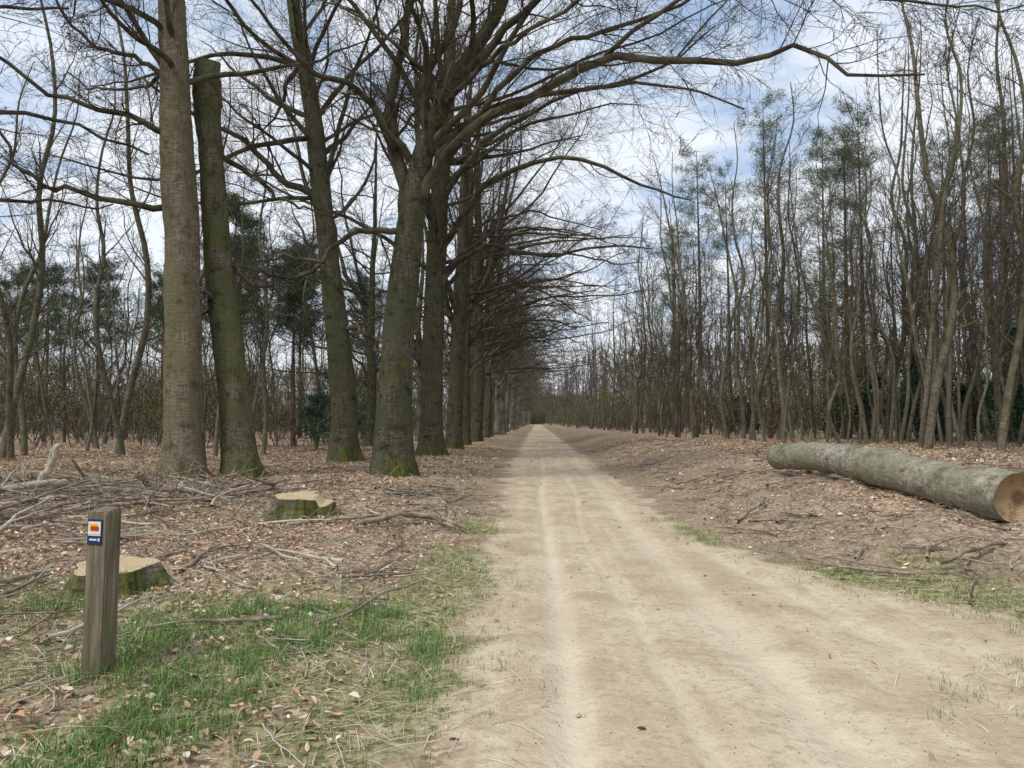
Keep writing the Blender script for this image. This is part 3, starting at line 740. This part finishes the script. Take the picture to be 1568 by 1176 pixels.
# ---------------------------------------------------------------- log
M_logb=bark_mat('log_bark',(.11,.10,.072),(.26,.24,.185),(.44,.41,.33),(.22,.215,.145),-2,20)
def log(name,pts,r0,r1,seed):
    b0=np.array(pts[0],float)
    N=90;P=catmull(np.array(pts,float)-b0,N);t=np.linspace(0,1,N)
    perp=np.array([-1,-.15,0.]);perp/=np.linalg.norm(perp)
    R=np.interp(t,[0,1],[r0,r1])*(1+.08*(fbm(t*14,t*0+seed,seed)-.5)*2)
    R[0]*=.975;R[-1]*=.975
    S=36;g=Geo();g.tubes(P,R,S,0,cap=1)
    v=g.V[0];q=v*3.0;dn=(fbm(q[:,0]+q[:,2]*.7+9,q[:,1]+q[:,2]+9,seed,4)-.5)
    ctr=np.repeat(P,S,0);v+= (v-ctr)*dn[:,None]*.25
    for tt,ang in ((.18,1.9),(.36,.5),(.52,1.2),(.7,.8),(.86,1.6)):
        c=P[int(tt*N)];b=perp*math.cos(ang)+np.array([0,0,1])*math.sin(ang);rr=R[int(tt*N)]
        k=np.stack([c+b*rr*.7,c+b*(rr*.98),c+b*(rr*1.12)])
        g.tubes(k,np.array([.10,.065,.04]),10,0,cap=1)
    return g.obj(name,[M_logb,M_cut2],tuple(b0))
log('felled_log',[(5.85,9.25,Hh(5.9,9.4)+.29),(5.68,10.3,Hh(5.72,10.4)+.30),(5.40,12,Hh(5.4,12)+.33),(5.20,13.6,Hh(5.2,13.6)+.36),(4.92,15.3,Hh(4.9,15.2)+.36)],.315,.25,3)

# ---------------------------------------------------------------- marker post
g=NT('weathered_post_wood');c=g.coord((30,30,2.0));n=g.noise(1,6,c,.7);n2=g.noise(2.5,4,g.coord())
col=g.ramp(n,[(.3,(.07,.058,.04)),(.5,(.18,.15,.105)),(.7,(.31,.26,.19))])
sp=g.N('ShaderNodeSeparateXYZ');g.L(g.coord(),sp.inputs[0])
gf=g.math('MULTIPLY',g.mapr(n2,.35,.6),g.mapr(sp.outputs[2],.0,.6,.8,.25))
col=g.mix(gf,col,(.12,.125,.06));g.col(col);g.bump(n,.7,.01);M_post=g.m
post=D.objects.new('trail_marker_post',None);scene.collection.objects.link(post)
px,py=-2.70,4.55;post.location=(px,py,Hh(px,py));post.rotation_euler=(0,math.radians(.8),math.radians(-9))
def box(name,cx,cy,cz,sx,sy,sz,mat,bev=.0,parent=post,fn=None):
    bm=bmesh.new();bmesh.ops.create_cube(bm,size=1)
    for v in bm.verts:v.co=Vector((v.co.x*sx+cx,v.co.y*sy+cy,v.co.z*sz+cz))
    if fn:fn(bm)
    if bev:bmesh.ops.bevel(bm,geom=bm.edges[:],offset=bev,segments=2,affect='EDGES')
    me=D.meshes.new(name);bm.to_mesh(me);bm.free();me.materials.append(mat)
    o=D.objects.new(name,me);scene.collection.objects.link(o);o.parent=parent;return o
def slope(bm):
    for v in bm.verts:
        if v.co.z>.5: v.co.z+= .012 if v.co.y>0 else -.012
box('wooden_post',0,0,.40,.142,.13,1.2,M_post,.008,fn=slope)
pm=lambda n,c:plain(n,c,tuple(v*.9 for v in c),40,.45,0,.4,False)
WH=pm('sign_white',(.78,.78,.75));BL=pm('sign_blue',(.015,.03,.12));RD=pm('sign_red',(.6,.03,.02));YE=pm('sign_yellow',(.75,.55,.03))
f=-.065
box('plate_back',-.008,f-.003,.868,.102,.006,.155,BL,.002)
box('white_field',-.008,f-.0075,.889,.086,.003,.086,WH)
box('yellow_bar',-.014,f-.0105,.898,.052,.003,.044,YE)
box('red_bar',-.003,f-.0135,.892,.05,.003,.026,RD)
box('lower_white',-.008,f-.0105,.862,.086,.003,.012,WH)
box('text_strip',-.016,f-.0075,.822,.05,.003,.010,WH)
box('arrow_tip',.024,f-.0075,.822,.012,.003,.018,WH)

# ---------------------------------------------------------------- world / sun / camera
S=Vector((-.55,-.6,1.2)).normalized()
el=math.asin(S.z);az=math.atan2(S.x,S.y)
w=D.worlds.new('sky');scene.world=w;w.use_nodes=True;nt=w.node_tree;N=nt.nodes;Lk=nt.links
bg=N['Background'];bg.inputs[1].default_value=.15
sky=N.new('ShaderNodeTexSky');sky.sky_type='NISHITA';sky.sun_disc=False;sky.sun_elevation=el;sky.sun_rotation=az;sky.dust_density=.8;sky.ozone_density=2.0
tc=N.new('ShaderNodeTexCoord');sep=N.new('ShaderNodeSeparateXYZ');Lk.new(tc.outputs['Generated'],sep.inputs[0])
def mth(op,a,b):
    m=N.new('ShaderNodeMath');m.operation=op
    for k,v in ((0,a),(1,b)):
        if isinstance(v,(int,float)):m.inputs[k].default_value=v
        else:Lk.new(v,m.inputs[k])
    return m.outputs[0]
zz=mth('ADD',mth('MAXIMUM',sep.outputs[2],0),.15)
cb=N.new('ShaderNodeCombineXYZ');Lk.new(mth('DIVIDE',sep.outputs[0],zz),cb.inputs[0]);Lk.new(mth('DIVIDE',sep.outputs[1],zz),cb.inputs[1])
n1=N.new('ShaderNodeTexNoise');n1.inputs['Scale'].default_value=1.5;n1.inputs['Detail'].default_value=7;n1.inputs['Roughness'].default_value=.58;n1.inputs['Distortion'].default_value=.4
Lk.new(cb.outputs[0],n1.inputs['Vector'])
mr=N.new('ShaderNodeMapRange');mr.interpolation_type='SMOOTHSTEP';Lk.new(n1.outputs['Fac'],mr.inputs[0]);mr.inputs[1].default_value=.36;mr.inputs[2].default_value=.57;mr.inputs[3].default_value=.12;mr.inputs[4].default_value=.96
hz=N.new('ShaderNodeMapRange');Lk.new(sep.outputs[2],hz.inputs[0]);hz.inputs[1].default_value=.0;hz.inputs[2].default_value=.35;hz.inputs[3].default_value=.6;hz.inputs[4].default_value=0
fac=mth('MINIMUM',mth('ADD',mr.outputs[0],hz.outputs[0]),.96)
hzm=N.new('ShaderNodeMix');hzm.data_type='RGBA';hzm.inputs[0].default_value=.5;Lk.new(sky.outputs[0],hzm.inputs[6]);hzm.inputs[7].default_value=(2.5,4.0,6.3,1)
mx=N.new('ShaderNodeMix');mx.data_type='RGBA';Lk.new(fac,mx.inputs[0]);Lk.new(hzm.outputs[2],mx.inputs[6]);mx.inputs[7].default_value=(6.3,6.65,7.1,1)
Lk.new(mx.outputs[2],bg.inputs[0])
ld=D.lights.new('sun','SUN');ld.energy=2.5;ld.angle=math.radians(16);ld.color=(1,.95,.87)
lo=D.objects.new('sun',ld);scene.collection.objects.link(lo);lo.rotation_euler=S.to_track_quat('Z','Y').to_euler();lo.location=(0,0,30)
cd=D.cameras.new('camera');cd.lens=26;cd.sensor_width=36;cd.clip_end=3000;cd.clip_start=.05
co=D.objects.new('camera',cd);scene.collection.objects.link(co);co.location=(0,0,1.6)
co.rotation_euler=(math.radians(90+2.9),0,math.radians(1.92))
scene.camera=co
scene.view_settings.view_transform='Standard'
try: scene.view_settings.look='None'
except: pass
scene.view_settings.exposure=0
